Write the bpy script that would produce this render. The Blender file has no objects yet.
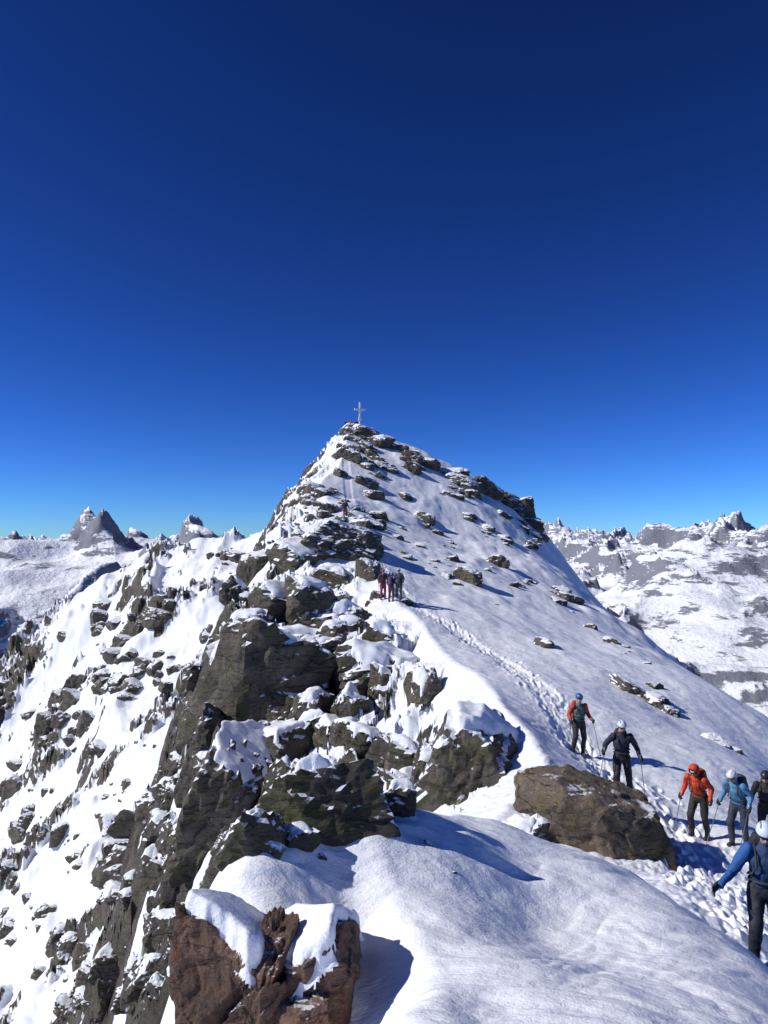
import bpy, bmesh, math, numpy as np, time
from mathutils import Vector, Matrix
T0=time.time()
F=740.0; H0=540.0
PITCH=math.atan((H0-512)/F)
# ---------- noise ----------
P=np.random.default_rng(3).permutation(256); P=np.concatenate([P,P,P])
GA=np.random.default_rng(4).uniform(0,2*np.pi,256); GX=np.cos(GA); GY=np.sin(GA)
def n2(x,y):
    xi=np.floor(x).astype(np.int64); yi=np.floor(y).astype(np.int64)
    xf=x-xi; yf=y-yi; xi&=255; yi&=255
    u=xf*xf*xf*(xf*(xf*6-15)+10); v=yf*yf*yf*(yf*(yf*6-15)+10)
    a=P[xi]; b=P[xi+1]
    def g(h,dx,dy): return GX[h]*dx+GY[h]*dy
    n00=g(P[a+yi],xf,yf); n10=g(P[b+yi],xf-1,yf)
    n01=g(P[a+yi+1],xf,yf-1); n11=g(P[b+yi+1],xf-1,yf-1)
    return ((n00*(1-u)+n10*u)*(1-v)+(n01*(1-u)+n11*u)*v)*1.5
RC=np.random.default_rng(8).uniform(-1,1,(256,5))
def cells(x,y,tilt=.8):
    """blocky field: every cell is its own tilted plane"""
    xi=np.floor(x).astype(np.int64); yi=np.floor(y).astype(np.int64); best=np.full(x.shape,1e9); out=np.zeros(x.shape)
    for dx in (-1,0,1):
        for dy in (-1,0,1):
            cx=xi+dx; cy=yi+dy; h=P[P[cx&255]+(cy&255)]; r=RC[h]
            px=x-(cx+.5+.42*r[...,0]); py=y-(cy+.5+.42*r[...,1]); d=px*px+py*py; m=d<best
            best=np.where(m,d,best); out=np.where(m,r[...,2]+tilt*(px*r[...,3]+py*r[...,4]),out)
    return out
def fbm(x,y,o=4,g=.5,l=2.03):
    s=0;a=1;t=0
    for i in range(o):
        s=s+a*n2(x+i*17.3,y-i*9.1);t+=a;a*=g;x=x*l;y=y*l
    return s/t
def ridged(x,y,o=6,g=.5,l=2.07,soft=0.0):
    s=0;a=1;t=0;w=1
    for i in range(o):
        q=n2(x+i*11.7,y+i*5.3)
        n=1-np.sqrt(q*q+soft*soft)*1.6
        n=np.clip(n,0,1)**2*w
        s=s+a*n;t+=a;w=np.clip(n*1.6,0,1);a*=g;x=x*l;y=y*l
    return s/t
G3=np.random.default_rng(5).normal(size=(256,3)); G3/=np.linalg.norm(G3,axis=1)[:,None]
def n3(p):
    i=np.floor(p).astype(np.int64); f=p-i; i&=255
    w=f*f*f*(f*(f*6-15)+10); r=0
    for dx in (0,1):
        for dy in (0,1):
            for dz in (0,1):
                h=P[P[P[i[:,0]+dx]+i[:,1]+dy]+i[:,2]+dz]
                g=G3[h]; d=(g*(f-np.array([dx,dy,dz]))).sum(1)
                r=r+d*(w[:,0] if dx else 1-w[:,0])*(w[:,1] if dy else 1-w[:,1])*(w[:,2] if dz else 1-w[:,2])
    return r*1.6
def sstep(a,b,x):
    t=np.clip((x-a)/(b-a),0,1); return t*t*(3-2*t)
# ---------- survey helper: bearing/elevation -> world ----------
def W(u,v,d):
    xc=(u-384)/F; yc=-(v-512)/F
    y=math.cos(PITCH)-yc*math.sin(PITCH); z=math.sin(PITCH)+yc*math.cos(PITCH)
    return (xc/y*d, d, z/y*d)
class RBF:
    def __init__(s,pts):
        p=np.array(pts,float); s.c=p[:,:2]/20; n=len(p)
        A=np.zeros((n+3,n+3)); A[:n,:n]=s.k(s.c,s.c); A[:n,n]=1; A[:n,n+1:]=s.c
        A[n:,:n]=A[:n,n:].T
        s.w=np.linalg.solve(A,np.concatenate([p[:,2],[0,0,0]]))
    def k(s,a,b):
        d2=((a[:,None,:]-b[None,:,:])**2).sum(2); return (d2+0.0003)**0.75
    def __call__(s,x,y):
        sh=x.shape; q=np.stack([x.ravel(),y.ravel()],1)/20; o=np.empty(len(q)); n=len(s.c)
        for i in range(0,len(q),100000):
            b=q[i:i+100000]; o[i:i+100000]=s.k(b,s.c)@s.w[:n]+s.w[n]+b@s.w[n+1:]
        return o.reshape(sh)
crest=[W(*a) for a in [(490,836,14),(545,772,17),(525,728,20),(505,706,22),(455,662,28),(435,632,33),(400,603,39),(372,560,50),(352,518,65),(336,470,83),(348,430,100)]]
Lp=list(crest)+[(c[0]+6,c[1],c[2]+3.5) for c in crest]
Lp+=[W(*a) for a in [(300,490,82),(285,515,74),(270,535,66),(255,560,55),(240,600,45),(215,660,38),(200,740,31),(197,820,27),(200,862,24),
 (300,600,44),(330,650,37),(280,700,33),(370,720,27),(330,800,23.5),(450,780,19.3),(440,700,25.5),(300,850,21.5),(430,835,16.5),(250,800,26)]]
Lp+=[(-15,55,-15),(-13,38,-18),(-10.5,27,-22),(-9,24,-20),(-16,66,-12),(-17,82,-7),(-15,98,2),(-3,15,-11),(-5,10,-13),(0,10,-8),(-10,15,-22),(-14,112,2),(0,0,-8),(-2,125,6),
 (-26,55,-50),(-24,38,-50),(-20,25,-50),(-30,80,-42),(-28,66,-46),(-18,10,-45),(-32,100,-35),(-40,45,-90),(-45,80,-80)]
Rp=list(crest)+[(c[0]-6,c[1],c[2]+2.2) for c in crest]
Rp+=[W(*a) for a in [(768,715,35),(700,675,45),(640,632,62),(580,590,82),(545,542,98),(520,508,108),(470,480,108),(420,458,106),(380,437,102),
 (500,600,52),(450,540,75),(480,640,34),(520,560,75),(600,650,42),(560,690,26.5),(580,751,21.6),(627,794,18.5),(704,837,17),(745,842,16.7),(762,962,9),
 (680,852,15),(720,892,12),(640,872,13.5),(700,740,28),(768,780,24),(768,830,19)]]
Rp+=[(27,35,-17),(30,45,-18),(34,62,-20),(34,82,-18),(32,100,-12),(18,20,-14),(10,10,-9),(0,120,6),(15,120,2),(-5,125,5),(5,140,-8),(3,5,-6)]
Bp=[W(*a) for a in [(255,537,130),(190,545,140),(150,560,145),(110,585,150),(60,625,150),(0,685,150),(200,640,105),(100,700,105),(0,800,105),(150,800,70),(50,900,70),
 (150,900,52),(150,1024,40),(0,1024,60),(190,950,36),(60,1024,50)]]
Bp+=[(-50,175,-35),(-90,180,-60),(-20,160,-12),(0,100,-6),(0,60,-22),(0,30,-28),(20,60,-45),(10,10,-28),(40,100,-45),(30,30,-55),(-10,5,-30),(-40,20,-55),(-90,80,-75),(0,150,-15)]
Mp=[W(*a) for a in [(215,868,7.6),(240,853,8.7),(330,846,9.5),(440,838,10.5),(520,862,10.5),(620,885,10),(700,925,8.5),(768,972,7.3),(400,930,6.5),(440,1024,4.8),(600,1024,5),(560,940,7),
 (768,1024,5.8),(352,915,6.6),(375,1024,4.8),(203,884,6.8),(225,897,6.4),(285,908,6.3)]]
Mp+=[(-2.3,5.6,-5.2),(-3,7,-7),(-3,9,-8),(-1,11.5,-6.5),(.8,13,-7),(3.5,12.5,-7),(5.2,9,-6.5),(0,1,-2.1),(1.5,1,-2.3),(5,5,-5.8),(7,5,-8),(-2,1,-4),(6,12,-9),(-6,5,-12),(-5,12,-12),(0,18,-12),(10,10,-13),
 (-1.5,5.3,-4.5),(-.9,5.2,-4.4),(-.45,4.9,-4.1),(-2.0,6.4,-4.6),(-.25,4.2,-3.7)]
L=RBF(Lp);R=RBF(Rp);B=RBF(Bp);M=RBF(Mp)
def smin(a,b,k):
    h=np.clip(.5+.5*(b-a)/k,0,1); return b*(1-h)+a*h-k*h*(1-h)
def smax(a,b,k): return -smin(-a,-b,k)
PATH=np.array([W(*a)[:2] for a in [(762,962,9),(720,895,12),(690,850,15),(650,815,17.5),(590,765,21),(545,705,25.5),(500,655,31),(455,625,36),(410,604,40),(385,575,46),(360,535,58),(350,500,72),(345,455,90)]])
def pathdist(x,y):
    d=np.full(x.shape,1e9)
    for a,b in zip(PATH[:-1],PATH[1:]):
        ab=b-a; t=np.clip(((x-a[0])*ab[0]+(y-a[1])*ab[1])/(ab@ab),0,1)
        d=np.minimum(d,np.hypot(x-a[0]-t*ab[0],y-a[1]-t*ab[1]))
    return d
def base(x,y):
    l=L(x,y); r=R(x,y); b=B(x,y); m=M(x,y)
    rr=np.hypot(x,y)
    wx=x+1.2*fbm(x*.25,y*.25,2); wy=y+1.2*fbm(x*.25+40,y*.25,2)
    crag=fbm(wx*.35,wy*.35,4)*1.1
    lrock=sstep(-.30,.08,fbm(x*.22+9,y*.22,4))
    blk=cells(wx*.42,wy*.42)*.85+cells(wx*1.1+9,wy*1.1)*.36+cells(wx*2.6+9,wy*2.6)*.14
    l=l+(crag+blk*lrock)*sstep(14,24,rr)*sstep(0.1,2.0,r-l)
    gul=ridged((x+y*.25)*.045,(y-x*.2)*.035,4,.45,2.07,.05)
    bmk=sstep(.0,.22,fbm((x+y*.3)*.055,(y-x*.2)*.05+4,5)+.45*fbm(x*.3,y*.3,3))
    b=b+(gul-.45)*5.5+fbm(x*.13+3,y*.13,3)*2.0+fbm(x*.5,y*.5,3)*.3
    b=b+bmk*(.5+cells(wx*.25+3,wy*.25)*1.5+cells(wx*.7+3,wy*.7)*.7+cells(wx*1.8+3,wy*1.8)*.25)
    r=r+fbm(x*.08,y*.05,3)*.7*sstep(20,40,rr)+fbm(x*.5,y*.25,3)*.12+ .35*np.clip(fbm(x*.12+9,y*.1+3,4),0,1)*sstep(25,60,rr)*3
    m=m+fbm(x*.45,y*.35+5,3)*.18
    xl=np.interp(y,[3,4.8,6,7.3,8.5,9.5],[.30,.36,.34,-.05,-.75,-1.8])
    m=m-.26*sstep(.10,-.50,x-xl)*sstep(9.0,7.0,y)
    main=smin(l,r,.12)
    t=smax(main,b,.6)
    t=smax(t,m,.25)
    t=np.minimum(t, 6-.7*(x-34)*(x>34)+100*(x<=34))
    t=np.minimum(t, np.where(y>150,2-.8*(y-150),1e3))
    zone=np.where(m>=np.maximum(main,b)-.05,3,np.where(b>main,2,np.where(l<r,0,1)))
    return t,zone,l,r,lrock,bmk
# ---------- polar survey grid ----------
NR=1250
ang=np.radians(np.concatenate([np.linspace(-62,-29.5,130)[:-1],np.linspace(-29.5,29.5,1050),np.linspace(29.5,62,130)[1:]]))
rad=np.exp(np.linspace(math.log(1.2),math.log(200),NR))
AA,RR=np.meshgrid(ang,rad)
X=RR*np.sin(AA);Y=RR*np.cos(AA)
Z,ZONE,LL,RRS,LRK,BMK=base(X,Y)
print('base',time.time()-T0)
EL=Z/RR; ELM=np.maximum.accumulate(EL,0)
def hit(u,v):
    x,y,z=W(u,v,1.0); a=math.atan2(x,y); e=z/math.hypot(x,y)
    ci=min(max(int(np.searchsorted(ang,a)),0),len(ang)-1)
    k=int(np.searchsorted(ELM[:,ci],e))
    if k>=len(rad)-1: return None
    r=rad[k]; return np.array([r*math.sin(a),r*math.cos(a),r*e]),k,ci
def ground_z(x,y):
    i=min(int(np.searchsorted(rad,math.hypot(x,y))),NR-1); j=min(int(np.searchsorted(ang,math.atan2(x,y))),len(ang)-1)
    return float(Z[i,j])
# ---------- rocks ----------
def ico(n):
    bm=bmesh.new(); bmesh.ops.create_icosphere(bm,subdivisions=n,radius=1)
    v=np.array([q.co[:] for q in bm.verts]); f=np.array([[q.index for q in g.verts] for g in bm.faces]); bm.free()
    return v/np.linalg.norm(v,axis=1)[:,None],f
ICO={n:ico(n) for n in (2,3,4,5,6)}
def rotm(rz,rx=0,ry=0): return np.array((Matrix.Rotation(rz,3,'Z')@Matrix.Rotation(rx,3,'X')@Matrix.Rotation(ry,3,'Y')))
def planes(r,n=9):
    base_n=[(1,0,.1),(-1,0,.05),(0,1,0),(0,-1,.15),(0,0,1),(0,0,-1)]
    N=[];H=[]
    for b in base_n:
        v=np.array(b)+r.normal(0,.22,3); v/=np.linalg.norm(v); N.append(v);H.append(r.uniform(.72,.95))
    for i in range(n):
        v=r.normal(0,1,3);v/=np.linalg.norm(v);N.append(v);H.append(r.uniform(.78,1.08))
    return np.array(N),np.array(H)
ROCKS=[]
def add_rock(c,S,rz=0,rx=0,ry=0,cap=0,res=3,seed=0,NH=None,grp='crag',led=1):
    r=np.random.default_rng(seed+1000)
    N,H=NH if NH else planes(r)
    ROCKS.append(dict(c=np.array(c,float),S=np.array(S,float),Rm=rotm(rz,rx,ry),N=N,H=H,cap=cap,res=res,grp=grp,seed=seed,led=led))
def rock_px(u,v,w,h,cap=.25,seed=0,rz=None,dep=None,tilt=.2,res=None,grp='crag',push=.25,d=None,led=1):
    if d is None:
        q=hit(u,v)
        if q is None: return
        c=q[0].copy()
    else: c=np.array(W(u,v,d))
    r=np.random.default_rng(seed+50)
    dist=c[1]; sx=w*dist/F/2*1.15; sz=h*dist/F/2*1.15; sy=(dep if dep else r.uniform(.7,1.1))*max(sx,sz*.7)
    c[1]+=sy*push
    if res is None: res=5 if max(w,h)>60 else (4 if max(w,h)>18 else (3 if max(w,h)>7 else 2))
    add_rock(c,(sx,sy,sz),rz if rz is not None else r.uniform(-.6,.6),r.normal(0,.12),tilt+r.normal(0,.15),cap,res,seed,grp=grp,led=led)
KEY=[(465,782,86,118,.3,1),(428,800,42,90,.15,2),(285,812,46,76,.2,33),(258,708,112,135,.24,4),(222,700,60,110,.25,5),(302,690,60,100,.2,6),(222,815,70,125,.25,7),
(370,678,82,50,.3,8),(325,682,50,62,.2,9),(362,752,34,46,.25,10),(290,652,60,40,.25,11),(308,606,48,42,.25,12),(250,580,28,48,.15,13),(345,545,62,34,.3,14),
(335,588,45,32,.25,15),(425,697,28,42,.15,16),(295,556,55,26,.25,17),(275,604,40,30,.2,18),(405,765,40,34,.2,19),(208,765,44,80,.2,20),(275,760,50,50,.2,22),
(240,640,40,50,.2,23),(350,630,30,24,.2,24),(380,640,30,26,.2,25),(335,738,36,26,.2,26),(398,812,34,44,.2,27),(255,845,60,50,.2,28),(310,720,40,50,.2,29),(368,578,22,34,.2,30),(378,598,16,12,.1,31),(405,603,12,8,.1,32),
(365,438,34,20,.3,40),(352,431,18,14,.2,41),(378,445,22,16,.2,42),(310,492,22,14,.2,43),(366,485,22,10,.2,44),(405,498,16,8,.2,45),(425,522,16,14,.2,46),(412,463,22,14,.2,47),(430,467,20,16,.2,48),
(462,484,34,16,.2,49),(485,492,34,18,.2,50),(505,500,30,18,.2,51),(520,512,26,24,.2,52),(450,475,24,12,.2,68),(533,526,16,16,.1,69),(470,582,26,26,.15,53),(498,565,20,14,.2,54),(568,600,22,12,.1,55),(543,646,18,14,.1,56),
(632,692,30,16,.1,57),(655,704,26,18,.1,58),(668,714,20,14,.1,59),(715,742,22,10,.0,60),(735,752,16,8,.0,61),(655,688,16,10,.1,62),(590,628,14,8,.1,63),(360,520,22,12,.1,64),(388,470,20,10,.1,65),(372,498,20,12,.1,66),(340,475,14,10,.1,67)]
for (u,v,w,h,cp,s) in KEY: rock_px(u,v,w,h,cap=cp,seed=s,rz=None)
rock_px(328,822,118,84,cap=.3,seed=4,rz=.25,tilt=-.1,dep=.6,led=.5,push=.35)
rock_px(523,846,46,44,cap=.12,seed=70,d=14.2)
bn=[(-.75,-.35,.35),(-.25,-.95,.12),(.45,-.85,.3),(.42,-.1,.9),(-.1,.1,1),(.95,-.1,.35),(0,1,.2),(0,0,-1),(-1,.3,.0),(.1,-.7,.75)]
bh=[.80,.80,.80,.58,.80,.90,.8,1,.92,.84]
bn=np.array([np.array(v)/np.linalg.norm(v) for v in bn])
c=np.array(W(585,828,15.0)); add_rock(c,(1.50,1.15,1.30),0,0,0,.0,6,201,(bn,np.array(bh)),'boulder')
for (u,v,d,S,rz,rx,ry,s,cp) in [(228,1000,6.0,(.44,.5,.66),.2,.0,-.08,301,.24),(306,985,6.05,(.38,.46,.50),.35,.0,.2,303,.24),(262,1000,5.85,(.2,.34,.42),-.3,.1,.1,312,.0),(292,1035,5.7,(.34,.32,.36),.3,.2,.3,314,.0),(205,1050,5.75,(.24,.34,.42),.1,0,.0,305,.0),(250,1040,5.6,(.18,.2,.34),-.4,0,.1,317,0),(240,1120,5.6,(.5,.4,.5),.2,0,.1,318,0)]:
    add_rock(W(u,v,d),S,rz,rx,ry,cp,6,s,None,'fore')
for (u,v,w,h) in [(322,857,10,6),(428,846,9,7),(452,874,8,6),(470,868,5,4),(340,862,5,3)]: rock_px(u,v,w,h,cap=0,seed=u,grp='crag',res=3,push=0)
def scatter(poly,n,wmin,wmax,asp=.6,cap=.12,thr=-1,seed=0,pw=2.0,grp='crag'):
    r=np.random.default_rng(seed+900); poly=np.array(poly,float)
    lo=poly.min(0);hi=poly.max(0);k=0;tries=0
    while k<n and tries<n*40:
        tries+=1
        u,v=r.uniform(lo,hi)
        ins=False;j=len(poly)-1
        for i in range(len(poly)):
            if (poly[i,1]>v)!=(poly[j,1]>v) and u<(poly[j,0]-poly[i,0])*(v-poly[i,1])/(poly[j,1]-poly[i,1])+poly[i,0]: ins=not ins
            j=i
        if not ins: continue
        nn=float(fbm(np.array([u*.02+seed]),np.array([v*.02]),3)[0])
        if nn<thr: continue
        w=wmin+(wmax-wmin)*r.random()**pw
        rock_px(u,v,w,w*asp*r.uniform(.6,1.3),cap=cap if w>8 else 0,seed=int(r.integers(1e6)),grp=grp)
        k+=1
scatter([(195,700),(250,560),(320,520),(370,560),(400,640),(420,700),(430,830),(300,850),(200,860)],120,6,44,.95,.2,-.05,1)
scatter([(285,520),(330,455),(350,430),(375,435),(385,500),(375,560),(300,560),(265,545)],130,4,22,.7,.15,-.05,2)
scatter([(380,437),(420,458),(470,482),(520,508),(545,542),(520,560),(470,520),(400,470)],110,3,18,.6,.1,.0,3)
scatter([(380,470),(470,520),(560,590),(680,690),(560,620),(470,600),(400,560)],80,2.5,16,.6,.05,.0,4)
scatter([(0,690),(130,580),(260,540),(250,600),(195,700),(195,850),(150,1024),(0,1024)],360,3,22,.9,.15,.06,5,2.5)
scatter([(95,1024),(100,900),(130,800),(165,760),(190,860),(190,1000),(180,1024)],80,6,32,1.1,.2,.0,6)
print('rocks',len(ROCKS),time.time()-T0)
# ---------- trail ----------
pd=pathdist(X,Y)
tr=np.clip(1-pd/(.55+.25*sstep(30,10,RR)),0,1)
tramp=np.exp(-(pd/.8)**2)
Z=Z-.08*sstep(0,.6,tr)*(RR<95)
foot=np.abs(n2(X*4.2,Y*3.4))+.5*np.abs(n2(X*8.1+9,Y*7.7))
Z=Z+(foot-.35)*.08*tramp*(RR<60)
wide=np.exp(-((X-5.8)**2/3+(Y-13)**2/16)); Z=Z+(np.abs(n2(X*3.7+3,Y*3.0))+.5*np.abs(n2(X*8+3,Y*7.0))-.4)*.08*wide
fr=np.random.default_rng(11)
def prints(a,b,n,spread,rmax=55):
    global Z
    for k in range(n):
        p=a+(b-a)*(k+fr.random())/n+fr.normal(0,spread,2); r0=np.hypot(*p)
        if r0>rmax: continue
        a0=math.atan2(*p); i0,i1=np.searchsorted(rad,[r0-.5,r0+.5]); j0,j1=np.searchsorted(ang,[a0-.5/r0,a0+.5/r0])
        th=fr.normal(.2,.4); dx=X[i0:i1,j0:j1]-p[0];dy=Y[i0:i1,j0:j1]-p[1]
        x=dx*math.cos(th)-dy*math.sin(th);y=dx*math.sin(th)+dy*math.cos(th); q=(x/.09)**2+(y/.18)**2; dp=fr.uniform(.04,.11)
        Z[i0:i1,j0:j1]+= -dp*np.exp(-q**2)+.3*dp*np.exp(-((np.sqrt(q)-1.5)/.4)**2)
for a,b in zip(PATH[:-1],PATH[1:]): prints(a,b,int(np.hypot(*(b-a))/.30),.33)
for a,b in zip(PATH[:4],PATH[1:5]): prints(a+(0.3,0),b+(.3,0),int(np.hypot(*(b-a))/.10),.75)
# wind-packed drifts and ripples
wx_=X+.5*fbm(X*.6,Y*.6,2);wy_=Y+.5*fbm(X*.6+8,Y*.6,2)
wv=fbm(wx_*.9+.4*wy_,wy_*2.2,4)
rip=wv*.045+fbm(X*4,Y*7,2)*.006+np.abs(n2(wx_*.8+.25*wy_+2,wy_*2.6-wx_*.5))*.060+np.abs(n2(wx_*2.3+.9*wy_+2,wy_*5.6-wx_*1.5))*.022*sstep(0,.4,fbm(X*.4+5,Y*.4,2)+.2)
Z=Z+rip*sstep(70,10,RR)
# ---------- rock mask of the ground sheet ----------
mask=np.where(ZONE==2,BMK*.66,0.0)
steep=np.clip((RRS-LL)/4,0,1)
mask=np.where(ZONE==0,LRK*.66*steep,mask)
mask=np.where(ZONE==1,sstep(.24,.55,fbm(X*.15+5,Y*.15,5))*.8*sstep(50,80,RR),mask)
mask=np.where(ZONE==3,0,mask)
def raw_mesh(name,co,faces,mat,smooth=True):
    me=bpy.data.meshes.new(name);faces=np.asarray(faces,np.int32);k=faces.shape[1]
    me.vertices.add(len(co));me.vertices.foreach_set('co',np.asarray(co,np.float32).ravel())
    me.loops.add(faces.size);me.loops.foreach_set('vertex_index',faces.ravel())
    me.polygons.add(len(faces));me.polygons.foreach_set('loop_start',np.arange(0,faces.size,k,dtype=np.int32))
    me.update(calc_edges=True);me.polygons.foreach_set('use_smooth',np.full(len(faces),smooth))
    if mat: me.materials.append(mat)
    return me
def link(name,me,parent=None):
    o=bpy.data.objects.new(name,me);bpy.context.collection.objects.link(o)
    if parent: o.parent=parent
    return o
def mesh_from_grid(name,X,Y,Z,mat,attr=None):
    nr,nc=X.shape
    co=np.stack([X,Y,Z],-1).reshape(-1,3)
    idx=np.arange(nr*nc).reshape(nr,nc)
    q=np.stack([idx[:-1,:-1],idx[:-1,1:],idx[1:,1:],idx[1:,:-1]],-1).reshape(-1,4)
    me=raw_mesh(name,co,q[:,::-1] ,mat)
    if attr is not None:
        for k,v in attr.items():
            at=me.attributes.new(k,'FLOAT','POINT');at.data.foreach_set('value',v.ravel().astype(np.float32))
    if me.polygons[0].normal.z<0: me.flip_normals()
    return link(name,me)
# ---------- materials ----------
def newmat(name):
    m=bpy.data.materials.new(name);m.use_nodes=True;nt=m.node_tree
    return m,nt,nt.nodes['Principled BSDF']
def nd(nt,t,**k):
    n=nt.nodes.new(t)
    for a,b in k.items(): setattr(n,a,b)
    return n
def mixc(nt,f,a,b,mode='MIX'):
    n=nt.nodes.new('ShaderNodeMix');n.data_type='RGBA';n.blend_type=mode
    for s,v in ((n.inputs[0],f),(n.inputs[6],a),(n.inputs[7],b)):
        if isinstance(v,(int,float)): s.default_value=v
        elif isinstance(v,tuple): s.default_value=v+(1,) if len(v)==3 else v
        else: nt.links.new(v,s)
    return n.outputs[2]
def math_(nt,op,a,b=0,c=0):
    n=nt.nodes.new('ShaderNodeMath');n.operation=op
    for s,v in zip(n.inputs,(a,b,c)):
        if isinstance(v,(int,float)): s.default_value=v
        else: nt.links.new(v,s)
    return n.outputs[0]
def ramp(nt,f,lo,hi):
    n=nt.nodes.new('ShaderNodeMapRange');n.interpolation_type='SMOOTHSTEP';nt.links.new(f,n.inputs[0]);n.inputs[1].default_value=lo;n.inputs[2].default_value=hi;return n.outputs[0]
def noise(nt,vec,scale,detail=6,rough=.55,dist=0):
    n=nd(nt,'ShaderNodeTexNoise');n.inputs['Scale'].default_value=scale;n.inputs['Detail'].default_value=detail;n.inputs['Roughness'].default_value=rough;n.inputs['Distortion'].default_value=dist
    nt.links.new(vec,n.inputs['Vector']);return n.outputs['Fac']
SNOW=(.86,.885,.93)
def rock_color(nt,pos,tint=(1,1,1),dark=1.0,lich=.5,big=1.0,lc=(.145,.16,.07)):
    n1=noise(nt,pos,.8*big,8,.65);n2_=noise(nt,pos,5*big,8,.7);n3_=noise(nt,pos,25*big,4,.6)
    c=mixc(nt,ramp(nt,n1,.35,.65),(.10*dark,.092*dark,.084*dark),(.29*dark,.255*dark,.22*dark))
    c=mixc(nt,ramp(nt,n2_,.42,.62),c,(.15*dark,.138*dark,.124*dark))
    c=mixc(nt,math_(nt,'MULTIPLY',ramp(nt,n3_,.5,.7),.6),c,(.045,.042,.04))
    l=noise(nt,pos,1.7*big,6,.7,.3)
    c=mixc(nt,math_(nt,'MULTIPLY',ramp(nt,l,.52,.60),lich),c,tuple(q*dark for q in lc))
    n=nd(nt,'ShaderNodeMix');n.data_type='RGBA';n.blend_type='MULTIPLY';n.inputs[0].default_value=1;nt.links.new(c,n.inputs[6]);n.inputs[7].default_value=tint+(1,)
    return n.outputs[2]
def rock_bump(nt,pos,big=1.0):
    mp=nd(nt,'ShaderNodeMapping');mp.inputs['Rotation'].default_value=(.15,.45,.3);mp.inputs['Scale'].default_value=(.7,.7,2.4);nt.links.new(pos,mp.inputs[0])
    v=nd(nt,'ShaderNodeTexVoronoi');v.feature='DISTANCE_TO_EDGE';v.inputs['Scale'].default_value=.75*big
    wp=nd(nt,'ShaderNodeVectorMath',operation='ADD'); nn=nd(nt,'ShaderNodeTexNoise');nn.inputs['Scale'].default_value=1.3*big;nn.inputs['Detail'].default_value=7;nn.inputs['Roughness'].default_value=.65;nt.links.new(mp.outputs[0],nn.inputs[0])
    nt.links.new(mp.outputs[0],wp.inputs[0]);nt.links.new(nn.outputs['Color'],wp.inputs[1]);nt.links.new(wp.outputs[0],v.inputs['Vector'])
    brk=ramp(nt,noise(nt,pos,1.1*big,4),.45,.62)
    cr=math_(nt,'MAXIMUM',ramp(nt,v.outputs['Distance'],0,.04),brk)
    a=noise(nt,mp.outputs[0],2.5*big,10,.72);b=noise(nt,pos,14*big,6,.7)
    return math_(nt,'ADD',math_(nt,'ADD',math_(nt,'MULTIPLY',cr,.25),a),math_(nt,'MULTIPLY',b,.25)),cr
def make_rock(name,tint,dark,lich,big=1.0,snow_lo=.62,snow_amt=1.0,bd=.25,crk=.6,lc=(.145,.16,.07)):
    m,nt,p=newmat(name);g=nd(nt,'ShaderNodeNewGeometry');pos=g.outputs['Position']
    col=rock_color(nt,pos,tint,dark,lich,big,lc);h,cr=rock_bump(nt,pos,big)
    col=mixc(nt,math_(nt,'MULTIPLY_ADD',cr,-crk,crk),col,(.03,.027,.025))
    sp=nd(nt,'ShaderNodeSeparateXYZ');nt.links.new(g.outputs['Normal'],sp.inputs[0])
    sn=noise(nt,pos,1.4*big,7,.65);s=math_(nt,'ADD',sp.outputs[2],math_(nt,'MULTIPLY_ADD',sn,1.1,-.55))
    s=math_(nt,'MULTIPLY',ramp(nt,s,snow_lo,snow_lo+.10),snow_amt)
    c=mixc(nt,s,col,SNOW);nt.links.new(c,p.inputs['Base Color']);p.inputs['Roughness'].default_value=.85;p.inputs['Specular IOR Level'].default_value=.25
    hh=math_(nt,'ADD',math_(nt,'MULTIPLY',h,math_(nt,'SUBTRACT',1,math_(nt,'MULTIPLY',s,.9))),math_(nt,'MULTIPLY',s,.5))
    b=nd(nt,'ShaderNodeBump');b.inputs['Strength'].default_value=1;b.inputs['Distance'].default_value=bd;nt.links.new(hh,b.inputs['Height']);nt.links.new(b.outputs[0],p.inputs['Normal'])
    return m
m_crag=make_rock('crag_rock',(1.02,.98,.92),.88,.7,bd=.34)
m_boul=make_rock('boulder_rock',(1.35,1.2,1.0),1.02,.55,1.3,.97,.9,.24,lc=(.18,.16,.07))
m_fore=make_rock('outcrop_rock',(1.3,.92,.78),1.15,.3,2.2,.9,.8,.13,lc=(.24,.12,.07))
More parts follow.
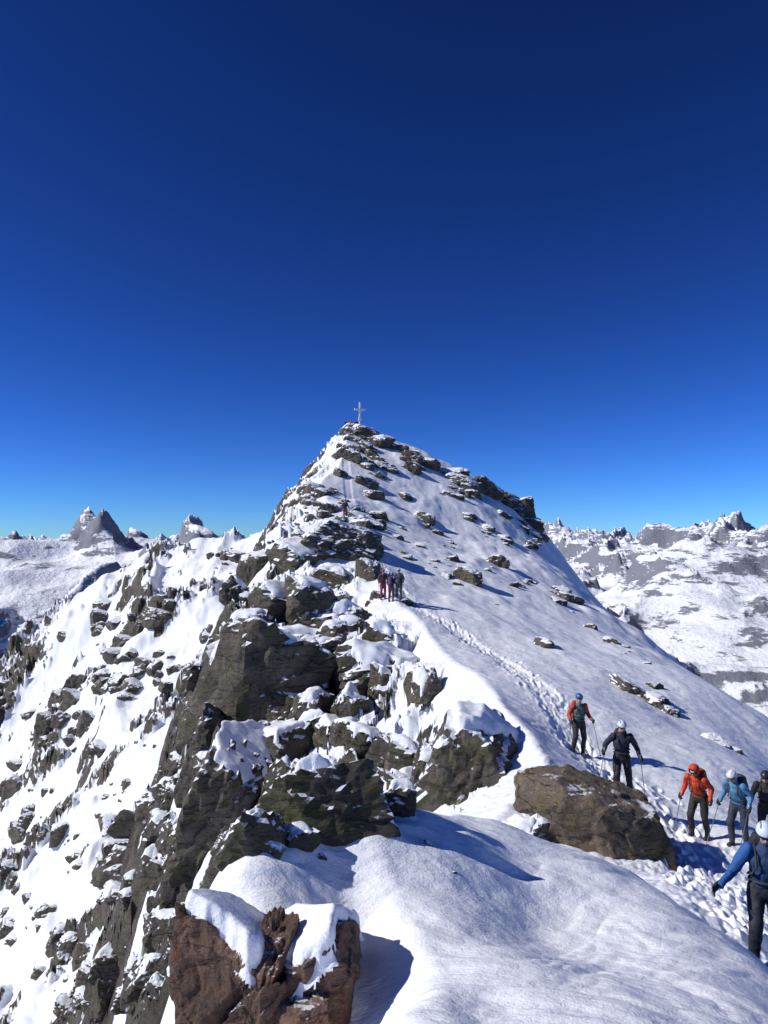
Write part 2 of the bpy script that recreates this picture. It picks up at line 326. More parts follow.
def snow_mat(name,plain=False):
    m,nt,p=newmat(name);g=nd(nt,'ShaderNodeNewGeometry');pos=g.outputs['Position']
    sn=mixc(nt,noise(nt,pos,.5,3),(.83,.86,.915),(.88,.90,.945))
    mp=nd(nt,'ShaderNodeMapping');mp.inputs['Rotation'].default_value=(0,0,.35);mp.inputs['Scale'].default_value=(1,2.2,1);nt.links.new(pos,mp.inputs[0])
    sb=math_(nt,'ADD',math_(nt,'MULTIPLY',noise(nt,mp.outputs[0],1.6,7,.62),.075),math_(nt,'MULTIPLY',noise(nt,pos,45,3,.6),.006))
    p.inputs['Roughness'].default_value=.65;p.inputs['Specular IOR Level'].default_value=.2
    if plain: c=sn;hh=sb
    else:
        at=nd(nt,'ShaderNodeAttribute');at.attribute_name='rock'
        n_=noise(nt,pos,.8,9,.72);sp=nd(nt,'ShaderNodeSeparateXYZ');nt.links.new(g.outputs['Normal'],sp.inputs[0])
        f=math_(nt,'ADD',at.outputs['Fac'],math_(nt,'MULTIPLY_ADD',n_,1.3,-.65))
        f=math_(nt,'ADD',f,math_(nt,'MULTIPLY_ADD',sp.outputs[2],-1.2,.80))
        f=math_(nt,'MULTIPLY',ramp(nt,f,.47,.57),ramp(nt,at.outputs['Fac'],.02,.12))
        rc=rock_color(nt,pos,(1.02,.98,.92),.85,.6,.7)
        c=mixc(nt,f,sn,rc)
        h,_=rock_bump(nt,pos,.7)
        hh=math_(nt,'ADD',math_(nt,'MULTIPLY',h,math_(nt,'MULTIPLY',f,.5)),sb)
    nt.links.new(c,p.inputs['Base Color'])
    b=nd(nt,'ShaderNodeBump');b.inputs['Strength'].default_value=1;b.inputs['Distance'].default_value=1.0;nt.links.new(hh,b.inputs['Height']);nt.links.new(b.outputs[0],p.inputs['Normal'])
    return m
m_snow=snow_mat('snow');m_cap=snow_mat('snow_cover',True)
mesh_from_grid('snow_ground',X,Y,Z,m_snow,{'rock':mask})
print('ground',time.time()-T0)
# ---------- snow cushions lying on the rocks ----------
CV=[];CF=[];off=0
for rk in ROCKS:
    if rk['cap']<=0: continue
    fg=rk['grp']=='fore'
    c=rk['c'];ext=rk['S'].max()*1.35; r0=math.hypot(c[0],c[1]); cell=max(r0*.0022,.012); n=int(min(130,max(10,2*ext/cell)))
    gx=np.linspace(-ext,ext,n); x,y=np.meshgrid(gx,gx)
    NW=(rk['N']/rk['S'])@rk['Rm'].T; Hh=rk['H']; ln=np.linalg.norm(NW,axis=1);NW=NW/ln[:,None];Hh=Hh/ln
    top=np.full(x.shape,1e9);ks=[]
    for nw,h in zip(NW,Hh):
        if nw[2]>.6: top=np.minimum(top,(h-nw[0]*x-nw[1]*y)/nw[2])
    if top.min()>1e8: continue
    e=np.full(x.shape,1e9)
    for nw,h in zip(NW,Hh):
        if nw[2]<=.6: e=np.minimum(e,(h-nw[0]*x-nw[1]*y-nw[2]*top)/math.hypot(nw[0],nw[1]))
    sc=min(1,rk['S'].min()/.6)
    wx,wy=x+c[0],y+c[1]
    e=e-(.0 if fg else .07)*sc+fbm(wx*2.5/max(sc,.4),wy*2.5,3)*.16*sc-(0 if fg else 1)*np.clip(fbm(wx*.9+7,wy*.9,2),-.1,1)*.45*sc
    w_=(.14 if fg else .22)*sc; q=np.clip(e/w_,0,1)
    th=rk['cap']*sc*np.sqrt(1-(1-q)**2)*(1+.5*fbm(wx*1.3,wy*1.3+4,2))
    th=np.where(e<0,-.06*sc+e*1.5,th)
    zz=c[2]+top+th
    keep=e>-.10*sc
    idx=np.arange(n*n).reshape(n,n); kk=keep[:-1,:-1]&keep[1:,:-1]&keep[:-1,1:]&keep[1:,1:]
    qd=np.stack([idx[:-1,:-1],idx[:-1,1:],idx[1:,1:],idx[1:,:-1]],-1)[kk]
    if len(qd)<4: continue
    used=np.unique(qd);mp=np.full(n*n,-1);mp[used]=np.arange(len(used))
    CV.append(np.stack([wx,wy,zz],-1).reshape(-1,3)[used]);CF.append(mp[qd]+off);off+=len(used)
link('snow_cap',raw_mesh('snow_cap',np.concatenate(CV),np.concatenate(CF),m_cap)); print('caps',off)
def build_rocks(grp,name,mat,amp=.10):
    V=[];Fc=[];o=0
    for rk in ROCKS:
        if rk['grp']!=grp: continue
        d,f=ICO[rk['res']]
        t=np.min(np.where((d@rk['N'].T)>1e-3,rk['H']/np.maximum(d@rk['N'].T,1e-3),1e9),1)
        q=d*np.minimum(t,1.6)[:,None]
        s=rk['seed']%997
        nn=n3(q*1.6+s)*.55+n3(q*3.7+s)*.3
        if rk['res']>=4: nn=nn+n3(q*8.1+s)*.18+n3(q*17+s)*.10
        st=q[:,2]*2.2+q[:,0]*1.0+q[:,1]*.4+n3(q*1.3+s+5)*1.2; led=(st-np.floor(st)); nn=nn+ (sstep(0,.15,led)-led)*.6*rk['led']
        st=q[:,0]*1.9-q[:,2]*.5+n3(q*1.1+s+9)*1.0; led=(st-np.floor(st)); nn=nn+ (sstep(0,.15,led)-led)*.5*rk['led']
        q=q*(1+amp*nn)[:,None]
        w=(q*rk['S'])@rk['Rm'].T+rk['c']
        V.append(w);Fc.append(f+o);o+=len(w)
    me=raw_mesh(name,np.concatenate(V),np.concatenate(Fc),mat,False);print(name,o);return link(name,me)
build_rocks('crag','rocky_crag',m_crag,.15)
build_rocks('boulder','boulder',m_boul,.10)
build_rocks('fore','rock_outcrop',m_fore,.13)
# ---------- distant ranges ----------
fa=np.radians(np.concatenate([np.linspace(-100,-30,160)[:-1],np.linspace(-30,30,1000),np.linspace(30,100,160)[1:]]))
fr_=np.exp(np.linspace(math.log(130),math.log(32000),800))
FA,FR=np.meshgrid(fa,fr_);FX=FR*np.sin(FA);FY=FR*np.cos(FA)
WX=FX+700*fbm(FX/2600,FY/2600,3)+160*fbm(FX/500,FY/500,3);WY=FY+700*fbm(FX/2600+30,FY/2600,3)+160*fbm(FX/500+30,FY/500,3)
rd=.52*ridged(WX/3600+3.1,WY/3600+1.7,3,.5,2.07,.06)+.33*(.5+fbm(WX/4200+8,WY/4200,3))+.25*ridged(WX/1100+1.1,WY/1100,6,.55,2.07,.02)
p5,p99=np.percentile(rd[300:],[3,99.3]); rd=(rd-p5)/(p99-p5)
side=sstep(-.15,.2,FA)
hi=-40+.014*FR*(.50+side)+20
lo=-680
FZ=lo+(hi-lo)*rd+fbm(FX/500,FY/500,6)*30*sstep(500,3000,FR)
rug=ridged(WX/1500+4.4,WY/1500,7,.55,2.07,.02)
def ridge(pts,sl,rg,wob=.0):
    """mountain ridge along a polyline of summits"""
    global FZ
    pts=[np.array(W(*a)) for a in pts]; best=np.full(FX.shape,-1e9)
    for a,b in zip(pts[:-1],pts[1:]):
        ab=(b-a)[:2];t=np.clip(((WX-a[0])*ab[0]+(WY-a[1])*ab[1])/(ab@ab),0,1)
        d=np.hypot(WX-a[0]-t*ab[0],WY-a[1]-t*ab[1]); d=np.sqrt(d*d+35**2)-35
        best=np.maximum(best,a[2]+(b[2]-a[2])*t-sl*d)
    FZ=np.maximum(FZ,best+(rug-.5)*rg*np.clip(1,0,1))
ridge([(-60,552,2600),(20,556,2900),(60,550,3100),(100,546,3300),(135,562,3400),(160,590,3500)],.55,190)
ridge([(100,546,3300),(110,600,2900),(70,660,2400)],.6,170)
ridge([(20,556,2900),(10,620,2400)],.6,150)
ridge([(900,522,3200),(770,534,3300),(740,545,3400),(690,552,4200),(640,545,5200),(560,536,6500)],.36,230)
ridge([(740,545,3400),(700,590,3100),(660,640,2700)],.34,170)
ridge([(640,545,5200),(610,575,4600),(590,610,3900)],.36,190)
nearf=sstep(1500,300,FR); FZ=FZ*(1-nearf)+(-130-.45*(FR-130))*nearf
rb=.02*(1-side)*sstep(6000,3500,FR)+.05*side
m,nt,p=newmat('distant_snow_hazed_rock');g=nd(nt,'ShaderNodeNewGeometry');pos=g.outputs['Position']
at=nd(nt,'ShaderNodeAttribute');at.attribute_name='rock'
sp=nd(nt,'ShaderNodeSeparateXYZ');nt.links.new(g.outputs['Normal'],sp.inputs[0])
mp=nd(nt,'ShaderNodeMapping');mp.inputs['Scale'].default_value=(1,1,3.5);mp.inputs['Rotation'].default_value=(.08,.1,0);nt.links.new(pos,mp.inputs[0])
a_=noise(nt,mp.outputs[0],.007,11,.74);f=math_(nt,'ADD',math_(nt,'SUBTRACT',1,sp.outputs[2]),math_(nt,'MULTIPLY_ADD',a_,1.9,-.95));f=math_(nt,'ADD',f,at.outputs['Fac'])
f=ramp(nt,f,.20,.30)
c=mixc(nt,f,(.86,.89,.94),(.19,.20,.235));nt.links.new(c,p.inputs['Base Color']);p.inputs['Roughness'].default_value=.9  # lighter, bluish rock tone: aerial haze painted into the base colour
b=nd(nt,'ShaderNodeBump');b.inputs['Distance'].default_value=30;nt.links.new(noise(nt,pos,.008,8,.6),b.inputs['Height']);nt.links.new(b.outputs[0],p.inputs['Normal'])
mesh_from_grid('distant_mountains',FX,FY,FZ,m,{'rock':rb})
print('far',time.time()-T0)
# ---------- plain materials ----------
def cloth(name,col,rough=.75,scale=9,bump=.012):
    m,nt,p=newmat(name);tc=nd(nt,'ShaderNodeTexCoord');o=tc.outputs['Object']
    n_=noise(nt,o,scale,5,.6);c=mixc(nt,n_,tuple(x*.75 for x in col),tuple(min(1,x*1.2) for x in col))
    nt.links.new(c,p.inputs['Base Color']);p.inputs['Roughness'].default_value=rough
    b=nd(nt,'ShaderNodeBump');b.inputs['Distance'].default_value=bump;nt.links.new(noise(nt,o,14,4,.6,.6),b.inputs['Height']);nt.links.new(b.outputs[0],p.inputs['Normal']);return m
def hard(name,col,r=.35,me=0):
    m,nt,p=newmat(name);tc=nd(nt,'ShaderNodeTexCoord');n_=noise(nt,tc.outputs['Object'],12,3)
    c=mixc(nt,n_,tuple(x*.88 for x in col),col);nt.links.new(c,p.inputs['Base Color']);p.inputs['Roughness'].default_value=r;p.inputs['Metallic'].default_value=me;return m
MT={}
def mt(kind,col):
    k=(kind,col)
    if k not in MT:
        MT[k]=cloth('cloth',col) if kind=='c' else hard('shell',col)
    return MT[k]
SKIN=cloth('skin',(.50,.30,.21),.55,20,.001);HAIR=cloth('hair',(.06,.04,.025),.7,40,.004);LENS=hard('lens',(.02,.02,.025),.08);DARK=cloth('glove',(.03,.03,.035));POLE=hard('pole',(.35,.36,.38),.35,.7)
# ---------- figure kit ----------
def capsule(a,b,ra,rb,side=None,k=1.0,n=3):
    a=np.array(a,float);b=np.array(b,float);d,f=ICO[n];ax=b-a;l=np.linalg.norm(ax);ax=ax/l if l>1e-6 else np.array([0,0,1.])
    t=(d@ax)
    q=d.copy()
    if side is not None:
        s=np.array(side,float);s=s-ax*(s@ax);s/=np.linalg.norm(s); q=q+np.outer(q@s,s)*(k-1)
    v=np.where((t>0)[:,None],b+q*rb,a+q*ra)
    return v,f
def union(parts,voxel,smooth=2):
    V=[];Fc=[];o=0
    for v,f in parts: V.append(v);Fc.append(f+o);o+=len(v)
    me=raw_mesh('t',np.concatenate(V),np.concatenate(Fc),None);ob=bpy.data.objects.new('t',me);bpy.context.collection.objects.link(ob)
    md=ob.modifiers.new('r','REMESH');md.mode='VOXEL';md.voxel_size=voxel;md.use_smooth_shade=True
    if smooth: s=ob.modifiers.new('s','SMOOTH');s.iterations=smooth;s.factor=.5
    dg=bpy.context.evaluated_depsgraph_get();r=bpy.data.meshes.new_from_object(ob.evaluated_get(dg));bpy.data.objects.remove(ob);return r
def arr(me):
    a=np.empty(len(me.vertices)*3,np.float32);me.vertices.foreach_get('co',a);return a.reshape(-1,3).astype(float)
def face_c(me):
    a=np.empty(len(me.polygons)*3,np.float32);me.polygons.foreach_get('center',a);return a.reshape(-1,3).astype(float)
def hand(grip=True):
    pr=[capsule((.034,.035,-.030),(.034,.035,.030),.020,.020),capsule((.034,-.005,-.030),(.034,-.005,.030),.018,.018),capsule((.034,.012,-.028),(.034,.012,.028),.021,.021),capsule((.03,.085,0),(.034,.04,0),.034,.030)]
    for z,L_ in [(-.034,.78),(-.0115,.95),(.0115,1.0),(.034,.9)]:
        if grip: pts=[(.036,-.012,z),(.022,-.012-.030*L_,z),(-.006,-.012-.032*L_,z),(-.026,-.022,z),(-.026+.006*L_,-.002,z)]
        else: pts=[(.036,-.012,z*1.05),(.033,-.012-.036*L_,z*1.2),(.024,-.012-.060*L_,z*1.3),(.008,-.012-.080*L_,z*1.35)]
        for i in range(len(pts)-1): pr.append(capsule(pts[i],pts[i+1],.0115-.0008*i,.0107-.0008*i,n=2))
    tp=[(.03,.03,.030),(.012,.012,.052),(-.010,-.008,.050),(-.022,-.022,.042)] if grip else [(.03,.03,.030),(.012,.012,.060),(.0,-.012,.075)]
    for i in range(len(tp)-1): pr.append(capsule(tp[i],tp[i+1],.014-.001*i,.013-.001*i,n=2))
    return union(pr,.0045,1)
HG=hand(True);HO=hand(False);HG.materials.append(DARK);HO.materials.append(DARK)
def head():
    def el(c,s): d,f=ICO[4]; return d*np.array(s)+np.array(c),f
    pr=[el((0,.012,.02),(.076,.096,.100)),el((0,-.022,-.05),(.058,.068,.066)),el((0,-.045,-.085),(.030,.032,.022)),
        capsule((0,-.082,.012),(0,-.104,-.024),.009,.014),el((-.012,-.094,-.028),(.009,.010,.008)),el((.012,-.094,-.028),(.009,.010,.008)),
        el((0,-.084,.034),(.050,.014,.010)),el((-.078,.012,-.008),(.009,.02,.032)),el((.078,.012,-.008),(.009,.02,.032)),
        capsule((-.020,-.082,-.056),(.020,-.082,-.056),.007,.007),capsule((-.017,-.080,-.067),(.017,-.080,-.067),.008,.008),
        el((-.036,-.066,-.02),(.022,.018,.018)),el((.036,-.066,-.02),(.022,.018,.018)),capsule((0,.02,-.05),(0,.03,-.15),.055,.060)]
    me=union(pr,.006,1);me.materials.append(SKIN);me.materials.append(HAIR);me.materials.append(hard('lip',(.42,.16,.13),.5))
    c=face_c(me);mi=np.where((c[:,2]>.062-.35*np.clip(c[:,1]+.05,0,1))&(c[:,1]>-.075)&~((abs(c[:,0])>.074)&(c[:,2]<.02)&(c[:,1]<.03)),1,0)
    mi=np.where((c[:,2]<-.02)&(c[:,1]<.075),0,mi);mi=np.where((c[:,1]<-.078)&(abs(c[:,2]+.061)<.014)&(abs(c[:,0])<.024),2,mi)
    me.polygons.foreach_set('material_index',mi.astype(np.int32));return me
HEAD=head()
def helmet_mesh(col,trim=(.05,.05,.06)):
    d,f=ICO[4];v=d*np.array([.103,.126,.112])+np.array([0,.012,.035])
    cut=.018+ np.where(v[:,1]>0,-.10*np.clip(v[:,1]/.13,0,1),.02)
    inner=v[:,2]<cut; v[inner,2]=cut[inner]
    grv=np.exp(-((np.abs(v[:,0])-.045)/.008)**2)*(np.abs(v[:,1]-.01)<.07)*(v[:,2]>.08); v=v*(1-.06*grv)[:,None]
    me=raw_mesh('helmet',v,f,mt('h',col));me.materials.append(mt('h',trim))
    c=face_c(me);g=(np.exp(-((np.abs(c[:,0])-.045)/.008)**2)*(np.abs(c[:,1]-.01)<.07)*(c[:,2]>.08))>.5
    me.polygons.foreach_set('material_index',g.astype(np.int32));return me
def goggles_mesh():
    V=[];Fc=[];n=22
    for i in range(n+1):
        a=math.radians(-78+156*i/n);h=.026*(1-.35*(abs(i-n/2)<1.2))*(1-.35*abs(i/n-.5)*2)
        for r,z in ((.100,h),(.108,h*.6),(.110,0),(.108,-h*.7),(.100,-h)):
            V.append((math.sin(a)*r*.82,-math.cos(a)*r+.004,.014+z))
    for i in range(n):
        for j in range(4): q=i*5+j;Fc.append((q,q+5,q+6,q+1))
    return raw_mesh('goggles',V,Fc,LENS)
def tube(pts,r,mat,n=8,flat=1.0):
    V=[];Fc=[];pts=[Vector(p) for p in pts]
    for i,p in enumerate(pts):
        t=(pts[min(i+1,len(pts)-1)]-pts[max(i-1,0)]).normalized();s=t.orthogonal().normalized();b=t.cross(s)
        rr=r[i] if isinstance(r,(list,tuple)) else r
        for k in range(n):
            a=2*math.pi*k/n;V.append(tuple(p+s*math.cos(a)*rr+b*math.sin(a)*rr*flat))
    for i in range(len(pts)-1):
        for k in range(n): Fc.append((i*n+k,i*n+(k+1)%n,(i+1)*n+(k+1)%n,(i+1)*n+k))
    return raw_mesh('tube',V,Fc,mat)
def climber(u,v,rz,jacket,pants,helm,J={},lean=0,sleeve=None,pack=(.05,.05,.06),hood=False,poles=(1,1),head_rot=(0,0),voxel=.016,h=1.78,at=None,tips=(None,None),skis=False,seat=False,open_a=False,gog=True):
    if at is None:
        q=hit(u,v)[0]; loc=(q[0],q[1])
    else: loc=at
    z0=ground_z(*loc) if seat is False else seat
    E=bpy.data.objects.new('climber',None);bpy.context.collection.objects.link(E)
    E.location=(loc[0],loc[1],z0-.03);E.rotation_euler=(0,0,rz);E.scale=(h/1.78,)*3
    j=dict(pel=(0,0,.96),waist=(0,0,1.08),chest=(0,0,1.30),neck=(0,0,1.48),head=(0,-.03,1.65),sa=(-.185,0,1.42),sb=(.185,0,1.42),ea=(-.29,.04,1.17),eb=(.29,.04,1.17),wa=(-.31,-.20,1.06),wb=(.31,-.20,1.06),
      ha=(-.095,0,.93),hb=(.095,0,.93),ka=(-.12,-.06,.50),kb=(.12,-.02,.50),aa=(-.13,.0,.10),ab=(.13,.02,.10))
    up=['waist','chest','neck','head','sa','sb','ea','eb','wa','wb']
    c_,s_=math.cos(lean),math.sin(lean)
    for k in up:
        x,y,z=j[k];z-=.96;j[k]=(x,y*c_-z*s_,z*c_+y*s_+.96)
    j.update(J);j={k:np.array(v_,float) for k,v_ in j.items()}
    SX=(1,0,0); S=[]
    S+=[(j['pel'],j['waist'],.125,.118,SX,1.30,1),(j['pel']-(0,0,.04),j['pel'],.125,.13,SX,1.28,2),(j['waist'],j['chest'],.118,.130,SX,1.38,1),(j['chest'],(j['sa']+j['sb'])/2,.130,.085,SX,1.45,1),(j['neck']-(0,0,.06),j['neck']+(0,0,.015),.085,.068,None,1,1)]
    for s in 'ab':
        S+=[(j['s'+s],j['e'+s],.078,.060,None,1,3),(j['e'+s],j['w'+s],.060,.044,None,1,3),
            (j['h'+s],j['k'+s],.105,.078,None,1,2),(j['k'+s],j['a'+s]+(0,0,.10),.076,.066,None,1,2),(j['a'+s]+(0,0,.12),j['a'+s],.064,.056,None,1,4),
            (j['a'+s]+(0,.03,-.05),j['a'+s]+(0,-.16,-.055),.048,.042,SX,1.1,4)]
    me=union([capsule(a,b,ra,rb,sd_,k) for a,b,ra,rb,sd_,k,l in S],voxel,3)
    co=arr(me);c=face_c(me)
    best=np.full(len(c),1e9);lab=np.zeros(len(c),int)
    for a,b,ra,rb,sd_,k,l in S:
        a=np.array(a,float);b=np.array(b,float);ab=b-a;t=np.clip(((c-a)@ab)/max(ab@ab,1e-9),0,1);dd=np.linalg.norm(c-(a+t[:,None]*ab),axis=1)/(ra+(rb-ra)*t)
        if k>1.2: dd/=1.15
        m_=dd<best;best[m_]=dd[m_];lab[m_]=l
    me.vertices.foreach_set('co',(co+np.stack([n3(co*9+3),n3(co*9+31),n3(co*9+77)],1)*.012+ np.stack([n3(co*22+3),n3(co*22+31),n3(co*22+77)],1)*.005).astype(np.float32).ravel());me.update()
    for m_ in (mt('c',jacket),mt('c',pants),mt('c',sleeve or jacket),mt('c',(.035,.035,.04))): me.materials.append(m_)
    me.polygons.foreach_set('material_index',(lab-1).astype(np.int32));me.polygons.foreach_set('use_smooth',np.ones(len(c),bool))
    link('body',me,E)
    hm=Matrix.Translation(Vector(j['head']))@Matrix.Rotation(head_rot[1],4,'Z')@Matrix.Rotation(head_rot[0],4,'X')
    for nm,m_ in [('head',HEAD),('helmet',None if hood else helmet_mesh(helm)),('sunglasses',goggles_mesh() if gog else None)]:
        if m_: o=link(nm,m_,E);o.matrix_local=hm
    if hood:
        d,f=ICO[4];v_=d*np.array([.118,.135,.142])+np.array([0,.025,.005]);fr2=(v_[:,1]<-.055)&(np.abs(v_[:,2]+.005)<.105); v_[fr2,1]=-.055+.055*(1-((v_[fr2,0]/.10)**2+((v_[fr2,2]+.005)/.11)**2)).clip(0,1)*1.6
        v_=v_+np.stack([n3(v_*14),n3(v_*14+9),n3(v_*14+20)],1)*.008
        o=link('hood',raw_mesh('hood',v_,f,mt('c',jacket)),E);o.matrix_local=hm
    for i,s in enumerate('ab'):
        w=Vector(j['w'+s]);e=Vector(j['e'+s]);yv=(e-w).normalized();up_=Vector((0,0,1));zv=(up_-yv*up_.dot(yv))
        zv=zv.normalized() if zv.length>.2 else Vector((0,-1,0));xv=yv.cross(zv)
        m3=Matrix((xv,yv,zv)).transposed().to_4x4()
        flip=Matrix.Scale(-1,4,Vector((1,0,0))) if s=='a' else Matrix.Identity(4)
        o=link('hand',HO if (open_a and s=='a') else HG,E);o.matrix_local=Matrix.Translation(w-yv*.065)@m3@flip
        if poles[i]:
            g=w-yv*.065; tip=Vector(tips[i]) if tips[i] else Vector((g.x*1.25,g.y-.12,.0)); dr=(g-tip).normalized()
            o=link('ski_pole',tube([g+dr*.12,g+dr*.10,g-dr*.06,g-dr*.065,tip+dr*.02,tip],[.013,.017,.015,.009,.0075,.004],POLE),E)
            bk=tip+dr*.08;d1=dr.orthogonal().normalized();d2=dr.cross(d1);n=14
            V=[tuple(bk)]+[tuple(bk+(d1*math.cos(2*math.pi*q/n)+d2*math.sin(2*math.pi*q/n))*(.048 if q%2 else .04)) for q in range(n)]
            link('pole_basket',raw_mesh('basket',V,[(0,1+q,1+(q+1)%n) for q in range(n)],DARK),E)
    if pack:
        cc=(j['chest']+j['waist'])/2; ax=j['neck']-j['waist'];ax/=np.linalg.norm(ax);bk=np.cross(ax,np.array(SX));bk=-bk if bk[1]<0 else bk
        d,f=ICO[4];sg=np.sign(d)*np.abs(d)**.5
        lx=sg*np.array([.15,.10,.27]);lx=lx+np.stack([n3(lx*9),n3(lx*9+9),n3(lx*9+20)],1)*.015
        cc=cc+bk*.215+ax*.06
        v_=cc+np.outer(lx[:,0],SX)+np.outer(lx[:,1],bk)+np.outer(lx[:,2],ax);link('backpack',raw_mesh('backpack',v_,f,mt('c',pack)),E)
        for s in (-1,1):
            X_=np.array(SX)*s;a=j['chest']
            pts=[a+X_*.09+bk*.14+ax*.10,a+X_*.11+bk*.03+ax*.175,a+X_*.11-bk*.10+ax*.12,a+X_*.105-bk*.152+ax*.0,a+X_*.14-bk*.13-ax*.12,a+X_*.18+bk*.0-ax*.19]
            link('strap',tube([tuple(p) for p in pts],.022,mt('c',(.03,.03,.03)),8,.45),E)
        wv=j['waist'];pts=[tuple(wv+np.array([math.sin(t)*.172,-math.cos(t)*.134,-.03])) for t in np.linspace(-2.4,2.4,17)]
        link('hip_belt',tube(pts,.018,mt('c',(.03,.03,.03)),8,.6),E)
    if skis:
        for s in (-1,1):
            cc=j['chest'];b_=cc+np.array([s*.20,.20,-.55]);t_=cc+np.array([s*.03,.24,.95]);pts=[b_+(t_-b_)*k for k in (0,.2,.5,.85,.95,1)];pts[-1]=pts[-1]+np.array([0,-.05,0])
            link('ski',tube([tuple(p) for p in pts],[.03,.04,.035,.045,.04,.015],mt('h',(.5,.08,.06) if s>0 else (.1,.25,.5)),8,.25),E)
    return E
TEAL=(.10,.17,.16);NAVY=(.018,.025,.045);BLK=(.02,.02,.024);RED=(.62,.06,.012)
climber(579,753,.15,TEAL,(.03,.032,.036),(.05,.12,.35),sleeve=(.45,.07,.03),pack=(.5,.07,.02),lean=.05,J=dict(ka=(-.15,-.10,.52),aa=(-.17,.02,.12),kb=(.13,-.08,.50)),tips=((-.50,-.15,.0),(.55,-.25,-.02)),head_rot=(.15,.2))
climber(622,799,-.15,NAVY,BLK,(.62,.70,.80),lean=.12,pack=(.03,.03,.04),h=1.85,J=dict(ea=(-.34,.06,1.20),wa=(-.40,-.16,1.10),eb=(.34,.04,1.16),wb=(.38,-.12,.98),ka=(-.13,-.14,.54),aa=(-.12,-.02,.14),kb=(.16,.02,.48),ab=(.20,.08,.08)),tips=((-.62,-.35,.0),(.50,-.1,-.05)),head_rot=(.35,.1))
climber(700,840,-.75,RED,BLK,(.1,.1,.1),lean=.42,hood=True,pack=(.45,.04,.015),J=dict(ka=(-.12,-.24,.55),aa=(-.12,-.16,.16),kb=(.12,-.02,.48),ab=(.13,.10,.08)),poles=(1,0),tips=((-.35,-.75,-.05),None),head_rot=(.55,0))
climber(740,846,-.9,(.09,.25,.42),(.03,.04,.06),(.78,.80,.82),lean=.42,pack=(.04,.05,.09),J=dict(ka=(-.12,-.18,.53),aa=(-.12,-.10,.12)),tips=((-.4,-.8,-.05),(.3,-.7,0)),head_rot=(.45,0))
climber(768,848,-.6,BLK,BLK,(.03,.03,.035),lean=.25,tips=((-.4,-.7,-.05),(.3,-.5,0)),head_rot=(.3,0))
climber(766,962,-.35,(.02,.05,.13),(.02,.022,.03),(.62,.74,.84),lean=.2,sleeve=(.02,.10,.32),pack=(.02,.02,.03),J=dict(ea=(-.36,-.10,1.12),wa=(-.50,-.30,1.02),ka=(-.12,-.16,.52),aa=(-.13,-.06,.12)),poles=(0,1),open_a=True,head_rot=(.35,-.1))
climber(383,600,.3,(.14,.04,.05),(.28,.04,.09),(.45,.08,.08),voxel=.03,pack=(.05,.08,.2),skis=True,h=1.65)
climber(391,602,2.6,NAVY,(.10,.03,.05),(.1,.1,.12),voxel=.03,pack=(.08,.03,.10),h=1.55,lean=.2)
climber(399,600,-.4,(.05,.06,.10),(.03,.04,.06),(.5,.5,.5),voxel=.03,pack=(.05,.05,.05),h=1.7)
climber(345,520,.3,(.05,.05,.09),(.25,.05,.06),(.3,.1,.3),voxel=.035)
# ---------- summit cross ----------
q=hit(360,427); cx,cy,cz=(q[0] if q else np.array(W(360,427,100)));print('cross at',cx,cy,cz)
E=bpy.data.objects.new('summit_cross',None);bpy.context.collection.objects.link(E);E.location=(cx,cy,cz-.2)
E.rotation_euler=(0,0,.25)
WM=hard('cross_metal',(.86,.87,.88),.6,0)
def beam(nm,a,b,w,d,parent,mat):
    bm=bmesh.new();bmesh.ops.create_cube(bm,size=1);me=bpy.data.meshes.new(nm)
    for v_ in bm.verts: v_.co=Vector(((a[0]+b[0])/2+v_.co.x*(abs(b[0]-a[0]) or w),v_.co.y*d,(a[2]+b[2])/2+v_.co.z*(abs(b[2]-a[2]) or w)))
    bmesh.ops.bevel(bm,geom=bm.edges[:],offset=.02,segments=2,affect='EDGES');bm.to_mesh(me);bm.free();me.materials.append(mat);return link(nm,me,parent)
beam('post',(0,0,0),(0,0,3.6),.24,.24,E,WM);beam('crossbar',(-.8,0,2.6),(.8,0,2.6),.24,.18,E,WM);beam('plate',(-.2,0,1.3),(.2,0,1.3),.4,.30,E,WM)
for k in range(3):
    a=2*math.pi*k/3; link('guy_wire',tube([(0,0,2.3),(math.cos(a)*1.0,math.sin(a)*1.0,-.2)],.012,POLE,6),E)
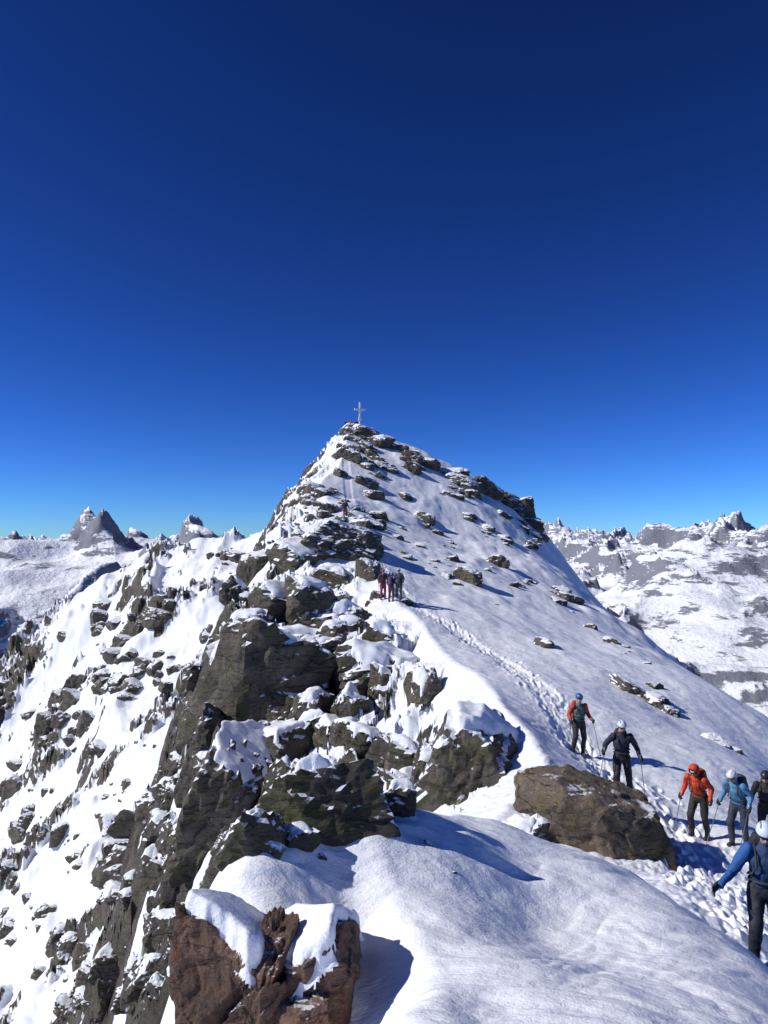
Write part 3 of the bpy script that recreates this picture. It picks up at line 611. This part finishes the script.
for (uu,vv,jc,r_) in [(346,429,(.03,.03,.04),.3),(351,429,(.3,.04,.03),-.2),(356,429,(.03,.04,.08),.1)]:
    px_,py_,pz_=W(uu,vv,cy-.4)
    climber(0,0,r_,jc,BLK,(.1,.1,.12),voxel=.04,at=(px_,py_),seat=pz_,poles=(0,0),pack=None,h=1.7,
      J=dict(pel=(0,0,.55),waist=(0,0,.67),chest=(0,-.02,.9),neck=(0,-.03,1.08),head=(0,-.06,1.24),sa=(-.18,0,1.02),sb=(.18,0,1.02),ea=(-.25,-.08,.78),eb=(.25,-.08,.78),wa=(-.12,-.3,.72),wb=(.12,-.3,.72),ha=(-.1,0,.52),hb=(.1,0,.52),ka=(-.13,-.4,.55),kb=(.13,-.4,.55),aa=(-.13,-.42,.12),ab=(.13,-.42,.12)))
# ---------- light, sky, camera ----------
az=math.radians(-99);elv=math.radians(36)
sd=Vector((math.sin(az)*math.cos(elv),math.cos(az)*math.cos(elv),math.sin(elv)))
sl=bpy.data.lights.new('sun','SUN');sl.energy=4.4;sl.angle=math.radians(.5);sl.color=(1,.965,.91)
so=bpy.data.objects.new('sun',sl);so.rotation_euler=sd.to_track_quat('Z','Y').to_euler();bpy.context.collection.objects.link(so)
w=bpy.data.worlds.new('World');bpy.context.scene.world=w;w.use_nodes=True;nt=w.node_tree;bg=nt.nodes['Background']
sk=nt.nodes.new('ShaderNodeTexSky');sk.sky_type='NISHITA';sk.sun_disc=False;sk.sun_elevation=elv;sk.sun_rotation=az;sk.altitude=3000;sk.air_density=1.0;sk.dust_density=0.0;sk.ozone_density=2.5
def vm(op,a,b):
    n=nt.nodes.new('ShaderNodeVectorMath');n.operation=op;nt.links.new(a,n.inputs[0]);n.inputs[1].default_value=b;return n.outputs[0]
a=vm('MULTIPLY',sk.outputs[0],(.1,.1,.1));g=nt.nodes.new('ShaderNodeGamma');nt.links.new(a,g.inputs[0]);g.inputs[1].default_value=1.7
a=vm('MULTIPLY',g.outputs[0],(5.0,9.2,16.5));nt.links.new(a,bg.inputs[0]);bg.inputs[1].default_value=.10
cam=bpy.data.cameras.new('camera');cam.sensor_fit='VERTICAL';cam.sensor_height=24;cam.lens=F*24/1024;cam.clip_start=.05;cam.clip_end=80000
co=bpy.data.objects.new('camera',cam);co.rotation_euler=(math.radians(90)+PITCH,0,0);bpy.context.collection.objects.link(co);bpy.context.scene.camera=co
sc=bpy.context.scene;sc.view_settings.view_transform='Standard';sc.view_settings.look='None';sc.view_settings.exposure=0
print('done',time.time()-T0)
